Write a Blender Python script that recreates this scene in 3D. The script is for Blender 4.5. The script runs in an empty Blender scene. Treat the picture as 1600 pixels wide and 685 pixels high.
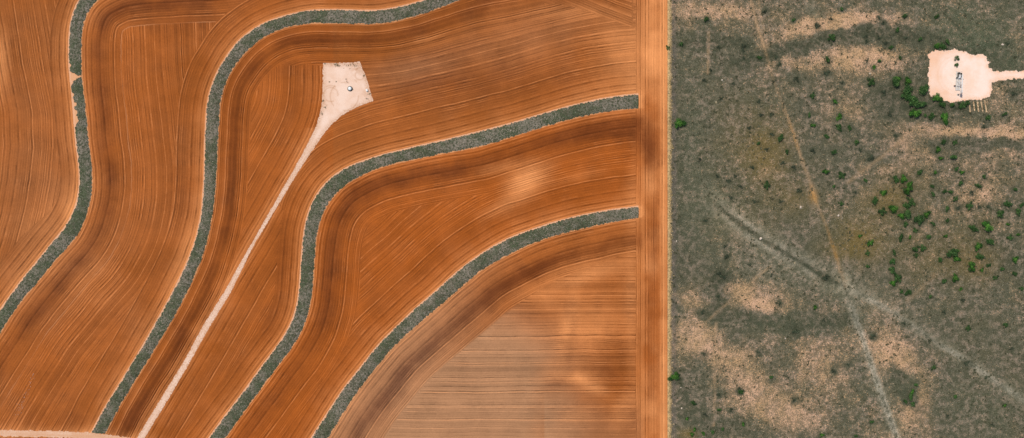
import bpy, math, random
import numpy as np
R = math.radians
random.seed(7); rng = np.random.default_rng(7)
scn = bpy.context.scene
SC = 0.4                                   # metres per photo pixel (measured once, used as the survey scale)
def W(px, py): return ((px-800.0)*SC, (342.5-py)*SC)

# ------------------------------------------------------------ camera, sky, sun, exposure
cam = bpy.data.cameras.new('camera'); co = bpy.data.objects.new('camera', cam)
scn.collection.objects.link(co); scn.camera = co
co.location = (0, 0, 600); co.rotation_euler = (0, 0, 0)
cam.sensor_width = 36; cam.lens = 36*600/640.0; cam.clip_start = 1; cam.clip_end = 6000
w = bpy.data.worlds.new('World'); scn.world = w; w.use_nodes = True
wn = w.node_tree.nodes; wl = w.node_tree.links
sky = wn.new('ShaderNodeTexSky'); sky.sky_type = 'NISHITA'; sky.sun_disc = False
ELEV, AZ = 60, -50                          # sun from the upper left of the picture
sky.sun_elevation = R(ELEV); sky.sun_rotation = R(AZ)
wl.new(sky.outputs[0], wn['Background'].inputs[0]); wn['Background'].inputs[1].default_value = 0.13
sd = bpy.data.lights.new('sun', 'SUN'); sd.energy = 3.9; sd.angle = R(3.0); sd.color = (1.0, 0.955, 0.88)
so = bpy.data.objects.new('sun', sd); scn.collection.objects.link(so)
so.location = (0, 0, 300); so.rotation_euler = (R(90-ELEV), 0, R(-AZ+180))
scn.view_settings.view_transform = 'Standard'; scn.view_settings.look = 'None'
scn.view_settings.exposure = 0.0; scn.view_settings.gamma = 1.0

# ------------------------------------------------------------ helpers
KEXP = 1.30
def lin(c):
    c = c/255.0
    return c/12.92 if c <= .04045 else ((c+.055)/1.055)**2.4
def C(r, g, b): return (lin(r)/KEXP, lin(g)/KEXP, lin(b)/KEXP, 1.0)

def cr(pts, step=3.0):                     # smooth, densely sampled curve through traced points
    P = np.array(pts, float); d = np.r_[0, np.cumsum(np.hypot(*np.diff(P, axis=0).T))]
    s = np.arange(0, d[-1]+step*.5, step)
    Q = np.c_[np.interp(s, d, P[:, 0]), np.interp(s, d, P[:, 1])]
    k = np.exp(-.5*(np.arange(-12, 13)*step/11.0)**2); k /= k.sum()
    for j in (0, 1):
        a = Q[0, j]*2-Q[12:0:-1, j]; b = Q[-1, j]*2-Q[-2:-14:-1, j]
        Q[:, j] = np.convolve(np.r_[a, Q[:, j], b], k, 'valid')
    return Q
def sdist(X, Y, P):                        # signed distance to a polyline (sign: + on the right hand in image space)
    best = np.full(X.shape, 1e18); sg = np.zeros(X.shape)
    for i in range(len(P)-1):
        ax, ay = P[i]; dx, dy = P[i+1]-P[i]; L = dx*dx+dy*dy
        if L < 1e-9: continue
        t = ((X-ax)*dx+(Y-ay)*dy)/L
        tc = np.clip(t, 0, 1)
        if i == 0: tc = np.minimum(t, 1)
        if i == len(P)-2: tc = np.maximum(t, 0)
        ex = X-ax-tc*dx; ey = Y-ay-tc*dy; d2 = ex*ex+ey*ey
        m = d2 < best-1e-9
        best = np.where(m, d2, best); sg = np.where(m, np.sign(dx*ey-dy*ex), sg)
    return np.sqrt(best)*sg
def vnoise(X, Y, s, seed):                 # smooth value noise in [-1, 1]
    r = np.random.default_rng(seed); T = r.uniform(-1, 1, (256, 256))
    u = X/s+500; v = Y/s+500; i = np.floor(u).astype(int); j = np.floor(v).astype(int)
    fu = u-i; fv = v-j; fu = fu*fu*(3-2*fu); fv = fv*fv*(3-2*fv)
    g = lambda a, b: T[a % 256, b % 256]
    return (g(i, j)*(1-fu)+g(i+1, j)*fu)*(1-fv)+(g(i, j+1)*(1-fu)+g(i+1, j+1)*fu)*fv
def fbm(X, Y, s, seed, o=3): return sum(vnoise(X, Y, s/2**k, seed+k)*.5**k for k in range(o))/1.6
def relief(X, Y):
    X = np.asarray(X, float); Y = np.asarray(Y, float)
    return 0.35*vnoise(X, Y, 190, 3)+0.15*vnoise(X, Y, 85, 4)
def ss(a, b, x): t = np.clip((x-a)/(b-a), 0, 1); return t*t*(3-2*t)
def blobs(X, Y, L):
    o = np.zeros_like(X)
    for cx, cy, rx, ry, ang, amp in L:
        c, s = math.cos(R(ang)), math.sin(R(ang))
        u = ((X-cx)*c+(Y-cy)*s)/rx; v = (-(X-cx)*s+(Y-cy)*c)/ry
        o += amp*np.exp(-(u*u+v*v)*.9)
    return o
def gauss(d, m, s): return np.exp(-.5*((d-m)/s)**2)
def pdist(X, Y, pts): return np.abs(sdist(X, Y, np.array(pts, float)))
def segd(X, Y, pts):                       # distance to an open path (ends closed)
    best = np.full(X.shape, 1e18); P = np.array(pts, float)
    for a, b in zip(P[:-1], P[1:]):
        d = b-a; t = np.clip(((X-a[0])*d[0]+(Y-a[1])*d[1])/(d@d), 0, 1)
        best = np.minimum(best, np.hypot(X-a[0]-t*d[0], Y-a[1]-t*d[1]))
    return best
def inpoly(X, Y, P):
    ins = np.zeros(X.shape, bool); n = len(P)
    for i in range(n):
        x0, y0 = P[i]; x1, y1 = P[(i+1) % n]
        if y0 == y1: continue
        c = ((y0 > Y) != (y1 > Y)) & (X < (x1-x0)*(Y-y0)/(y1-y0)+x0); ins ^= c
    return ins

col = scn.collection
def tag(o, label=None, cat=None, group=None, kind=None):
    for k, v in (('label', label), ('category', cat), ('group', group), ('kind', kind)):
        if v: o[k] = v
    return o
def mesh_np(name, V, F, mat, attrs=None, parent=None, smooth=False, matidx=None):
    me = bpy.data.meshes.new(name); V = np.asarray(V, np.float32); F = np.asarray(F, np.int32)
    k = F.shape[1]
    me.vertices.add(len(V)); me.vertices.foreach_set('co', V.ravel())
    me.loops.add(F.size); me.loops.foreach_set('vertex_index', F.ravel())
    me.polygons.add(len(F)); me.polygons.foreach_set('loop_start', np.arange(0, F.size, k, dtype=np.int32))
    me.polygons.foreach_set('loop_total', np.full(len(F), k, np.int32))
    me.update(calc_edges=True)
    for n, a in (attrs or {}).items():
        if a.ndim == 2:
            t = me.attributes.new(n, 'FLOAT_COLOR', 'POINT'); t.data.foreach_set('color', a.astype(np.float32).ravel())
        else:
            t = me.attributes.new(n, 'FLOAT', 'POINT'); t.data.foreach_set('value', a.astype(np.float32))
    for m in (mat if isinstance(mat, (list, tuple)) else [mat]): me.materials.append(m)
    if smooth: me.polygons.foreach_set('use_smooth', np.ones(len(F), bool))
    o = bpy.data.objects.new(name, me); col.objects.link(o)
    if parent: o.parent = parent
    return o
def grid_mesh(name, xs, ys, mat, fn, keep=None, zoff=0.0, smooth=True):
    X, Y = np.meshgrid(xs, ys); z = relief(X, Y)+zoff
    at = fn(X, Y)
    if 'z' in at: z = z+at.pop('z')
    wx, wy = W(X, Y); V = np.c_[wx.ravel(), wy.ravel(), z.ravel()]
    ny, nx = X.shape; idx = np.arange(nx*ny).reshape(ny, nx)
    F = np.stack([idx[1:, :-1], idx[1:, 1:], idx[:-1, 1:], idx[:-1, :-1]], -1)
    if keep is not None:
        cx = (X[1:, 1:]+X[:-1, :-1])/2; cy = (Y[1:, 1:]+Y[:-1, :-1])/2
        F = F[keep(cx, cy)]
    F = F.reshape(-1, 4)
    A = {k: (a.reshape(-1, 4) if a.ndim == 3 else a.ravel()) for k, a in at.items()}
    if keep is not None:
        u, inv = np.unique(F, return_inverse=True); F = inv.reshape(F.shape); V = V[u]; A = {k: a[u] for k, a in A.items()}
    return mesh_np(name, V, F, mat, A, smooth=smooth)

# ---- node helper
class N:
    def __init__(s, name, rough=.9, spec=.15):
        s.m = bpy.data.materials.new(name); s.m.use_nodes = True; s.t = s.m.node_tree
        s.b = s.t.nodes['Principled BSDF']; s.b.inputs['Roughness'].default_value = rough
        s.b.inputs['Specular IOR Level'].default_value = spec
    def put(s, sock, v):
        if v is None: return
        if isinstance(v, bpy.types.NodeSocket): s.t.links.new(v, sock)
        elif isinstance(v, (int, float)) and hasattr(sock.default_value, '__len__'): sock.default_value = [v]*len(sock.default_value)
        else: sock.default_value = v
    def math(s, op, a, b=None, c=None, clamp=False):
        n = s.t.nodes.new('ShaderNodeMath'); n.operation = op; n.use_clamp = clamp
        for i, v in enumerate((a, b, c)): s.put(n.inputs[i], v)
        return n.outputs[0]
    def mul(s, a, b): return s.math('MULTIPLY', a, b)
    def add(s, a, b): return s.math('ADD', a, b)
    def sub(s, a, b): return s.math('SUBTRACT', a, b)
    def attr(s, n, c=False):
        a = s.t.nodes.new('ShaderNodeAttribute'); a.attribute_name = n
        return a.outputs['Color'] if c else a.outputs['Fac']
    def rgb(s, c):
        n = s.t.nodes.new('ShaderNodeSeparateColor'); s.put(n.inputs[0], c); return n.outputs
    def mixf(s, f, a, b):
        n = s.t.nodes.new('ShaderNodeMix'); n.data_type = 'FLOAT'; n.clamp_factor = True
        s.put(n.inputs[0], f); s.put(n.inputs[2], a); s.put(n.inputs[3], b); return n.outputs[0]
    def mix(s, f, a, b, mode='MIX'):
        n = s.t.nodes.new('ShaderNodeMix'); n.data_type = 'RGBA'; n.blend_type = mode; n.clamp_factor = True
        s.put(n.inputs[0], f); s.put(n.inputs[6], a); s.put(n.inputs[7], b); return n.outputs[2]
    def pos(s):
        n = s.t.nodes.new('ShaderNodeNewGeometry'); return n.outputs['Position']
    def obj(s):
        n = s.t.nodes.new('ShaderNodeTexCoord'); return n.outputs['Object']
    def noise(s, v, scale, det=2, rough=.5, dim='3D', dist=0.0):
        n = s.t.nodes.new('ShaderNodeTexNoise'); n.noise_dimensions = dim
        s.put(n.inputs['W' if dim == '1D' else 'Vector'], v)
        n.inputs['Scale'].default_value = scale; n.inputs['Detail'].default_value = det
        n.inputs['Roughness'].default_value = rough; n.inputs['Distortion'].default_value = dist
        return n.outputs['Fac']
    def voro(s, v, scale, feat='F1', out='Distance'):
        n = s.t.nodes.new('ShaderNodeTexVoronoi'); n.feature = feat; s.put(n.inputs['Vector'], v)
        n.inputs['Scale'].default_value = scale; return n.outputs[out]
    def rng(s, v, a, b, c=0.0, d=1.0, smooth=True):
        n = s.t.nodes.new('ShaderNodeMapRange'); n.interpolation_type = 'SMOOTHSTEP' if smooth else 'LINEAR'
        for i, q in enumerate((v, a, b, c, d)): s.put(n.inputs[i], q)
        return n.outputs[0]
    def scale(s, c, f):
        n = s.t.nodes.new('ShaderNodeVectorMath'); n.operation = 'SCALE'; s.put(n.inputs[0], c); s.put(n.inputs['Scale'], f); return n.outputs[0]
    def bump(s, h, st=.5, dist=.1):
        n = s.t.nodes.new('ShaderNodeBump'); n.inputs['Strength'].default_value = st; n.inputs['Distance'].default_value = dist
        s.put(n.inputs['Height'], h); s.t.links.new(n.outputs[0], s.b.inputs['Normal'])
    def out(s, c): s.put(s.b.inputs['Base Color'], c); return s.m

# ------------------------------------------------------------ traced lines (photo pixels -> survey)
S1L = [(900,-190),(450,-75),(350,-55),(220,-52),(160,-35),(122.6,0),(112.5,27),(108.5,54),(108,80),(108.5,107),(112,134),(116,181),(119,222),(124.6,263),(125,294),(119,324),(104,354),(80.6,381),(57,411),(33.6,438),(17,462),(0,485),(-40,545),(-200,800)]
S1R = [(900,-165),(450,-45),(350,-28),(240,-24),(185,-18),(151,0),(137.7,17),(129,40),(127,67),(127.6,114),(131,148),(136,188),(139,228),(143.7,260),(144.4,297),(139.4,324),(129,354),(114,378),(90.7,401),(67,431),(42,460),(20,488),(0,522),(-22,555),(-170,800)]
S2L = [(900,-100),(720,-20),(666,0),(640,8.4),(594,17.5),(565,17.5),(540,16),(488,16),(451,23.5),(414,35),(384,54),(367,70),(350.6,94),(337,117.5),(328.8,141),(323.7,164.5),(322,195),(320.5,228),(320,273),(316,331),(307,374),(290,418),(268,462),(248,498),(221.6,545),(188,599),(161,643),(143.7,676)]
S2R = [(910,-80),(760,-20),(718,0),(687.7,12),(651,25),(614,35),(573,38.6),(540,36.5),(485,36.5),(451,41),(417.7,53.7),(394,70.5),(374,92),(357,117.5),(347,144),(343,168),(341.5,201),(340,229),(338,280),(332.8,331),(323.7,378),(310,418),(292,458),(269,500),(238,552),(215,589),(188,632),(164.5,678)]
S3L = [(997.5,147.7),(968,150.4),(934,156),(884,168),(840,181),(804,192),(755,205),(701,218),(649,230),(600,241.8),(567,252),(540,263),(518.5,277),(498,299),(485,324),(478,347),(474,374),(471,411),(468,456),(464,482),(453,512),(434,541),(411,571),(381,613),(350,653),(327,685),(240,800)]
S3R = [(997.5,169),(968,171),(927,178),(884,188),(840,201),(800,214),(748,230),(701,238.4),(657,247),(600,259.5),(573,270),(540,287.5),(518.5,309),(505,331),(498,351),(493,378),(491,411),(488,456),(484,482),(473,515),(456,544),(434,572),(404,613),(374,653),(352,685),(265,800)]
S4L = [(997.5,323.4),(951,329),(907,337.5),(867,347.5),(833,359),(806,368),(775,382.8),(741,404.6),(708,431),(680,457),(650,482),(617,514),(590,540.6),(563,576),(539,605),(512,646),(488,683),(415,800)]
S4R = [(997.5,340),(961,346),(911,357),(867,367.7),(833.6,379.4),(805,393),(775,408),(748,425),(711,457),(681,483),(647,512),(614,542),(584,579),(560,609),(539,641),(512,685),(442,800)]
E = {k: cr(v) for k, v in dict(S1L=S1L, S1R=S1R, S2L=S2L, S2R=S2R, S3L=S3L, S3R=S3R, S4L=S4L, S4R=S4R).items()}
S1B = cr([(112,-400),(122,0),(126,67)]+S1R[9:])
KL = cr([(504,-60),(504.4,99),(504,146),(500,175),(494,197),(478,230),(458,267),(421,331),(381,401),(350,456),(320,505),(287,566),(270,593),(231,656),(215,683),(140,800)])

def field_attrs(X, Y):
    d = {k: sdist(X, Y, v) for k, v in E.items()}
    # orientation: with these point orders the field side is found from the sign on the known side
    s = {}
    for k, (qx, qy) in dict(S1L=(60,200), S1R=(230,200), S2L=(230,200), S2R=(420,200), S3L=(420,200), S3R=(600,400), S4L=(600,400), S4R=(800,600)).items():
        q = sdist(np.array([float(qx)]), np.array([float(qy)]), E[k])[0]
        s[k] = d[k]*np.sign(q)             # positive towards the field beyond that edge
    regA = s['S1L'] > -9.5
    regE = s['S4R'] > -9.5
    below3 = s['S3R'] > -9.5
    regD = below3 & ~regE
    right2 = (s['S2R'] > -9.5)
    regC = right2 & ~below3 & ~regE
    regB = ~(regA | regC | regD | regE)
    wob = 1.3*vnoise(X, Y, 75, 11)+.5*vnoise(X, Y, 24, 13)
    nz = 3.0*vnoise(X, Y, 25, 12)
    pA = np.zeros_like(X); pB = pA.copy(); pC = pA.copy(); sB = pA-1; sC = pA-1
    # A
    f = np.interp(Y, [-300,0,100,175,230,280,330,378,430,600,900], [-75,-30,-16,-2,0,-5,-14,-27,-44,-110,-230])
    pA = np.where(regA, X-f, pA); pB = np.where(regA, s['S1L'], pB)
    sB = np.where(regA, 30+14*ss(300,380,Y)-s['S1L'], sB)
    # B
    db = np.abs(sdist(X, Y, S1B))
    pA = np.where(regB, db, pA); pB = np.where(regB, s['S1R'], pB); sB = np.where(regB, 62-s['S1R'], sB)
    pC = np.where(regB, s['S2L']+7, pC); sC = np.where(regB, 46+10*ss(500,650,Y)-s['S2L'], sC)
    # C
    dk = sdist(X, Y, KL); q = sdist(np.array([420.]), np.array([200.]), KL)[0]; dk = dk*np.sign(q)   # + on the left of the road
    left = dk > 0
    w2 = ss(.35, .95, s['S3L']/(s['S3L']+s['S2R']+1e-6).clip(20))*(1-ss(640, 860, X))
    blend = s['S3L']*(1-w2)+(195-s['S2R'])*w2
    wt = (1-ss(585, 730, X))*(1-ss(100, 175, Y)); blend = blend*(1-wt)+(195-s['S2R'])*wt
    pA = np.where(regC, np.where(left, dk, np.where(Y > 235, -dk, blend)), pA)
    pB = np.where(regC, np.where(left, s['S2R'], np.where(Y > 300, s['S3L'], blend)), pB)
    sB = np.where(regC, np.where(left, np.maximum(50-s['S2R'], np.where(X > 400, 101+4*vnoise(X, Y, 12, 77)-Y, -50)), np.where(Y > 235, 38+400*ss(330, 240, Y)-s['S3L'], 50)), sB)
    # above the pad everything follows the grass strip
    top = regC & (Y < 99+0.0*X) & (X > 440) & (X < 620)
    pB = np.where(regC & left, 195-s['S2R'], pB); sB = np.where(top & ~left, 50, sB)
    g = np.interp(X, [700,800,867,917,998,1100], [60,23,5,17,47,85])
    th = R(21); pC = np.where(regC, -X*math.sin(th)+Y*math.cos(th), pC)
    sC = np.where(regC, np.where(X > 850, g-Y, -5), sC)
    # D
    pA = np.where(regD, s['S4L'], pA); pB = np.where(regD, s['S3R'], pB)
    sB = np.where(regD, 73-s['S3R']+2*vnoise(X, Y, 50, 5), sB)
    # E
    pA = np.where(regE, Y, pA); pB = np.where(regE, s['S4R'], pB)
    sB = np.where(regE, np.interp(X, [800,1000], [76,51])-s['S4R'], sB)
    # rows run out raggedly into the headland
    he = X-993.5+1.6*vnoise(X, Y, 3.2, 201); pC = np.where(he > -4, X, pC); sC = np.where(he > -4, np.maximum(he, -3.9), sC)
    # distance to the nearest strip edge, outside positive; up side and down side apart
    up = np.full_like(X, 60.); dn = up.copy()
    for k in ('S1','S2','S3','S4'):
        ins = (s[k+'L'] < 0) & (s[k+'R'] < 0)
        if k == 'S2':
            ok = (Y < 679)
        else: ok = np.ones_like(X, bool)
        a = np.where(ok, np.where(ins, -1., s[k+'L']), 60.); a = np.where(a < -1.5, 60., a)
        b = np.where(ok, np.where(ins, -1., s[k+'R']), 60.); b = np.where(b < -1.5, 60., b)
        up = np.minimum(up, a); dn = np.minimum(dn, b)
    # --- soil zones
    n1 = fbm(X, Y, 70, 21); n2 = fbm(X, Y, 26, 31)
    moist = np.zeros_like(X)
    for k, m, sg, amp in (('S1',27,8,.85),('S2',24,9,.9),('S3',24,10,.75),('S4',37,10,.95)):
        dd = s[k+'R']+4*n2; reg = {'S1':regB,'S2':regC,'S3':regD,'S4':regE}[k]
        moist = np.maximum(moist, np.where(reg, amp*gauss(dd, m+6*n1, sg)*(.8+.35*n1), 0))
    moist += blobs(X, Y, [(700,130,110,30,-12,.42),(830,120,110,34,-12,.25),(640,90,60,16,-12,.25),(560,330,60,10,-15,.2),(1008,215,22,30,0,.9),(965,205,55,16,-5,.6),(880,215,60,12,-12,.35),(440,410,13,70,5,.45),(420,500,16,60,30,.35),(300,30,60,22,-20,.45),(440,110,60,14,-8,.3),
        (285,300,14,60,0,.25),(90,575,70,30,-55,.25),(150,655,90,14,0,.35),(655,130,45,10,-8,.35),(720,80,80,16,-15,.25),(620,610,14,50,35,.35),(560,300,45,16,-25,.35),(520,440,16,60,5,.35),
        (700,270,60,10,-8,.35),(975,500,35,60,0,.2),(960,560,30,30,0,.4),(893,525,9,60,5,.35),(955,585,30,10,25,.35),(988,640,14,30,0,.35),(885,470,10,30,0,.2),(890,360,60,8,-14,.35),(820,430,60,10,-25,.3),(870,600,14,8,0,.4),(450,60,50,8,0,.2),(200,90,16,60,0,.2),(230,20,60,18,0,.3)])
    pale = .08*regA+.05*regB+blobs(X, Y, [(1008,60,20,80,0,.1),(60,300,60,90,0,.12),(120,400,120,60,-40,.12),(640,110,70,25,-15,.35),(820,60,140,45,-15,.28),(740,640,120,110,0,.2)])
    infill = ss(-4, 3, s['S4R']-np.interp(X, [800,1000], [76,51]))
    e = ss(960, 800, X+35*n1+12*n2)*ss(440, 560, Y+.15*(800-X)+20*n1)
    pale += np.where(regE, .35*ss(800, 620, X)+infill*e*.95+.3*(1-infill)*ss(850,650,X), 0)
    pale += np.where(regE & (X > 850), .35*ss(600, 680, Y+15*n1), 0)
    bright = .5*np.exp(-np.maximum(up, 0)/11.0)+.25*np.exp(-np.maximum(dn, 0)/7.0)
    bright += blobs(X, Y, [(925,510,60,60,0,.5),(985,480,10,120,0,.2),(992,300,9,600,0,.14),(860,440,60,20,-20,.25),(960,90,50,90,0,.2),(890,585,50,14,0,.25),(930,400,60,20,-10,.15),(822,282,34,20,-30,.85),(780,262,40,10,-15,.4),(925,605,22,9,20,.6),(905,590,14,6,0,.4),(890,500,12,45,10,.35),(850,470,30,14,0,.3),(940,420,40,12,-10,.35),(900,440,50,10,-15,.25),(975,640,18,30,30,.45),(905,650,25,14,0,.3),
        (1018,60,9,90,0,.45),(1010,185,10,30,0,.2),(1036,300,4,500,0,.5),(1030,40,8,80,0,.3),(1018,285,14,24,0,.45),(1020,415,12,22,0,.55),(1016,640,14,60,0,.5),(1004,340,5,300,0,.1),
        (3,95,12,45,0,.5),(60,345,50,30,-30,.2),(110,330,12,30,10,.35),(290,400,18,60,20,.3),(140,440,40,40,-40,.2),(975,70,40,40,0,.3),(985,120,20,30,0,.2),(985,300,18,30,0,.2),(980,420,22,40,0,.15),(885,20,60,12,0,.25),(670,60,30,8,-20,.25),(790,320,40,12,-25,.35),(910,275,40,10,-12,.2)])
    ex = np.exp(-((np.abs(dk)-5)/9.0).clip(0)); bright += .35*ex*(Y > 200)
    # ground around the bottom track
    yb = np.interp(X, [-400,0,150,220,300,900], [676,677,680,690,705,900]); bright += .8*np.exp(-np.abs(Y-yb)/7.0)*(X < 420)
    red = .55*regD+.2*regB+.3*regC*(X < 520)+blobs(X, Y, [(900,520,90,90,0,.25)])
    gain = np.where(regE, .85, 1.0)
    rnd = .18*n1+.16*n2
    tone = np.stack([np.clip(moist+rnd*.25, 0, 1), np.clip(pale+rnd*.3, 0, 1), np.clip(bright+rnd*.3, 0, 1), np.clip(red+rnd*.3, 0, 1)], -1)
    return dict(pA=pA+wob, pB=pB+wob, sB=sB+nz*.25, pC=pC+wob, sC=sC, up=up, dn=dn, tone=tone, gain=gain, bl=np.where(regD | regE, 1., np.where(regB, .6, 0.))*(sC < -2))

# ------------------------------------------------------------ soil material
def soil_material():
    n = N('ploughed_red_soil', .95, .08); P = n.pos()
    p = n.mixf(n.math('GREATER_THAN', n.attr('sB'), 0.0), n.attr('pA'), n.attr('pB'))
    p = n.mixf(n.math('GREATER_THAN', n.attr('sC'), 0.0), p, n.attr('pC'))
    p = n.add(p, n.mul(n.sub(n.noise(P, .12, 2), .5), 1.2))
    big = n.noise(p, .075, 2, .6, '1D')
    mid = n.noise(p, .21, 3, .7, '1D')
    fin = n.noise(n.add(p, 300.0), .42, 2, .8, '1D')
    brk = n.noise(P, .035, 3, .6); brk2 = n.noise(P, .18, 3, .6)
    amp = n.rng(brk, .3, .7, .45, 1.35)
    f = n.add(n.mul(n.sub(mid, .5), .32), n.mul(n.sub(fin, .5), .95))
    f = n.add(n.mul(f, n.mul(amp, n.rng(brk2, .32, .68, .45, 1.45))), n.mul(n.sub(big, .5), .4))
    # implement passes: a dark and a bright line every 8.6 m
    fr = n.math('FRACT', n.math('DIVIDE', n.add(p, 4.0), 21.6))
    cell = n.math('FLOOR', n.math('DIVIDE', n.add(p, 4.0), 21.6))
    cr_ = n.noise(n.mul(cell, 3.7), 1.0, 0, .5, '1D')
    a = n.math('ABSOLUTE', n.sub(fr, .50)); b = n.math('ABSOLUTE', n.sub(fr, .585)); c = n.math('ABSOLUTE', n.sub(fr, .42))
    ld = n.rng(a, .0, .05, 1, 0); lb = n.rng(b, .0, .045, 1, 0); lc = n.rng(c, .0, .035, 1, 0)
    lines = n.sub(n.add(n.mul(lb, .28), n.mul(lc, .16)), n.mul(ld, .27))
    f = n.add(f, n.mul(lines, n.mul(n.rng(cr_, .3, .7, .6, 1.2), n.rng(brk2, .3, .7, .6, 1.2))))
    g = n.noise(P, 1.9, 2, .7); g2 = n.noise(P, .8, 3, .7)
    T = n.rgb(n.attr('tone', True))
    ta = n.t.nodes.new('ShaderNodeAttribute'); ta.attribute_name = 'tone'
    base = n.mix(n.rng(n.noise(P, .013, 3, .55), .35, .65), C(150,82,33), C(164,91,40))
    base = n.mix(n.mul(ta.outputs['Alpha'], .9), base, C(170,84,24))
    base = n.mix(T[1], base, C(176,126,88))
    t2 = n.rng(n.add(T[2], n.mul(f, .45)), .06, 1.0, 0, 1, False)
    base = n.mix(n.mul(t2, .95), base, C(230,150,90))
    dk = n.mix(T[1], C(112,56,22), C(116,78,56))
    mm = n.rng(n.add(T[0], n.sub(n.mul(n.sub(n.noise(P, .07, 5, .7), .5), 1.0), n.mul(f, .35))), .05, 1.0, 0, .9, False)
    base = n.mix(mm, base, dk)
    # rows: troughs darker, crests paler
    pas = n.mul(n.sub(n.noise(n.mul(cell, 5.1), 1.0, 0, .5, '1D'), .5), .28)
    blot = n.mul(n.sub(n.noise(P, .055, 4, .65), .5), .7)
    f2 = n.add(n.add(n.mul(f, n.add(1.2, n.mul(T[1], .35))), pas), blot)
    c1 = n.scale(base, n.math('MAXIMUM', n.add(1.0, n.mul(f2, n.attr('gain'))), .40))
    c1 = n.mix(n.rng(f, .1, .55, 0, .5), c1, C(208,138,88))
    bl = n.rng(n.math('ABSOLUTE', n.add(n.attr('sB'), n.mul(n.sub(brk2, .5), 3.0))), .3, 1.3, 1, 0); c1 = n.mix(n.mul(n.mul(bl, n.attr('bl')), n.rng(brk, .4, .6, .12, .5)), c1, C(214,150,104))
    c1 = n.scale(c1, n.add(.66, n.add(n.mul(g, .38), n.mul(g2, .28))))
    # bare pale rim of the grass banks; sunlit upper-left edge painted in brighter
    up = n.add(n.attr('up'), n.mul(n.sub(n.noise(P, 1.1, 2), .5), 1.6)); dn = n.add(n.attr('dn'), n.mul(n.sub(n.noise(P, 1.1, 2), .5), 1.8))
    c1 = n.mix(n.mul(n.rng(up, 1.2, 2.2, 1, 0), .85), c1, C(236,178,138))
    c1 = n.mix(n.mul(n.rng(dn, .5, 1.5, 1, 0), .6), c1, C(220,160,112))
    n.bump(n.add(f, n.mul(g, .5)), .55, .28)
    return n.out(c1)
M_soil = soil_material()

xs = np.arange(-300, 998, 3.0); xs = np.r_[xs[xs < 996], 997.5]; ys = np.arange(-240, 930, 3.0)
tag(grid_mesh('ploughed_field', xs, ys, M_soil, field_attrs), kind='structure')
def head_attrs(X, Y):
    a = field_attrs(X, Y)
    a['pA'] = X*1.0+.7*vnoise(X, Y, 90, 44)+ .0; a['sB'] = X*0-1.; a['sC'] = X*0-1.
    a['up'] = X*0+60.; a['dn'] = X*0+60.
    t = a['tone']; n1 = vnoise(X, Y, 40, 55); t0 = t.copy(); a['bl'] = X*0
    t[..., 0] = np.clip(blobs(X, Y, [(1008,215,20,30,0,1.0),(1018,240,10,20,0,.5),(1020,260,14,14,0,.3),(1022,370,5,70,0,.5),(1018,470,10,80,0,.3),(1018,600,8,40,0,.3)]), 0, 1)
    t[..., 1] = .05
    t[..., 2] = np.clip(.12+.7*gauss(X, 1037.5, 4)+.25*gauss(X, 1003, 3)+.3*ss(160,90,Y)+blobs(X, Y, [(1018,60,14,130,0,.35),(1016,285,10,24,0,.4),(1018,412,12,18,0,.45),(1018,650,14,50,0,.35)])+.16*n1+.14*vnoise(X, Y, 14, 57), 0, 1)
    t[..., 3] = .35
    a['gain'] = .8+0*X; q_ = ss(997, 1012, X)[..., None]; t[...] = t0*(1-q_)+t*q_
    for y0, y1 in ((147.2, 169.5), (322.8, 340.5)):
        a['dn'] = np.minimum(a['dn'], np.where((Y > y0-1) & (Y < y1+1), X-996.8, 60.))
    return a
tag(grid_mesh('dirt_headland', np.r_[np.arange(997.5, 1043, 1.75), 1044.0], ys, M_soil, head_attrs), kind='structure')

# ------------------------------------------------------------ grass banks
def strip_material():
    n = N('bank_grass', .9, .1); P = n.pos()
    a = n.noise(P, .9, 4, .75); b = n.noise(P, .12, 3, .6); c = n.voro(P, 1.1); e = n.noise(P, 2.4, 2, .6)
    k = n.mix(n.rng(n.add(n.mul(b, .5), n.mul(n.noise(P, .035, 3, .6), .5)), .43, .57), C(136,124,108), C(84,90,64))
    k = n.mix(n.rng(a, .42, .56), C(66,72,50), k)
    k = n.mix(n.mul(n.rng(n.noise(P, 1.3, 2, .6), .58, .72), .7), k, C(158,150,136))
    k = n.mix(n.mul(n.rng(e, .62, .75), .5), k, C(96,88,92))
    n.bump(a, .8, .35); return n.out(k)
M_strip = strip_material()
def grass_material(name, c1, c2, c3):
    n = N(name, .85, .1); v = n.attr('var')
    k = n.mix(n.rng(v, 0, .5, 0, 1, False), c1, c2); k = n.mix(n.rng(v, .5, 1, 0, 1, False), k, c3); return n.out(k)
M_bankg = grass_material('bank_grass_blades', C(70,70,48), C(126,116,96), C(180,166,146))
M_dryg = grass_material('dry_pasture_grass_blades', C(64,66,46), C(114,107,84), C(176,158,124))
M_yelg = grass_material('straw_grass_blades', C(104,92,52), C(164,138,88), C(222,194,146))

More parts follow.
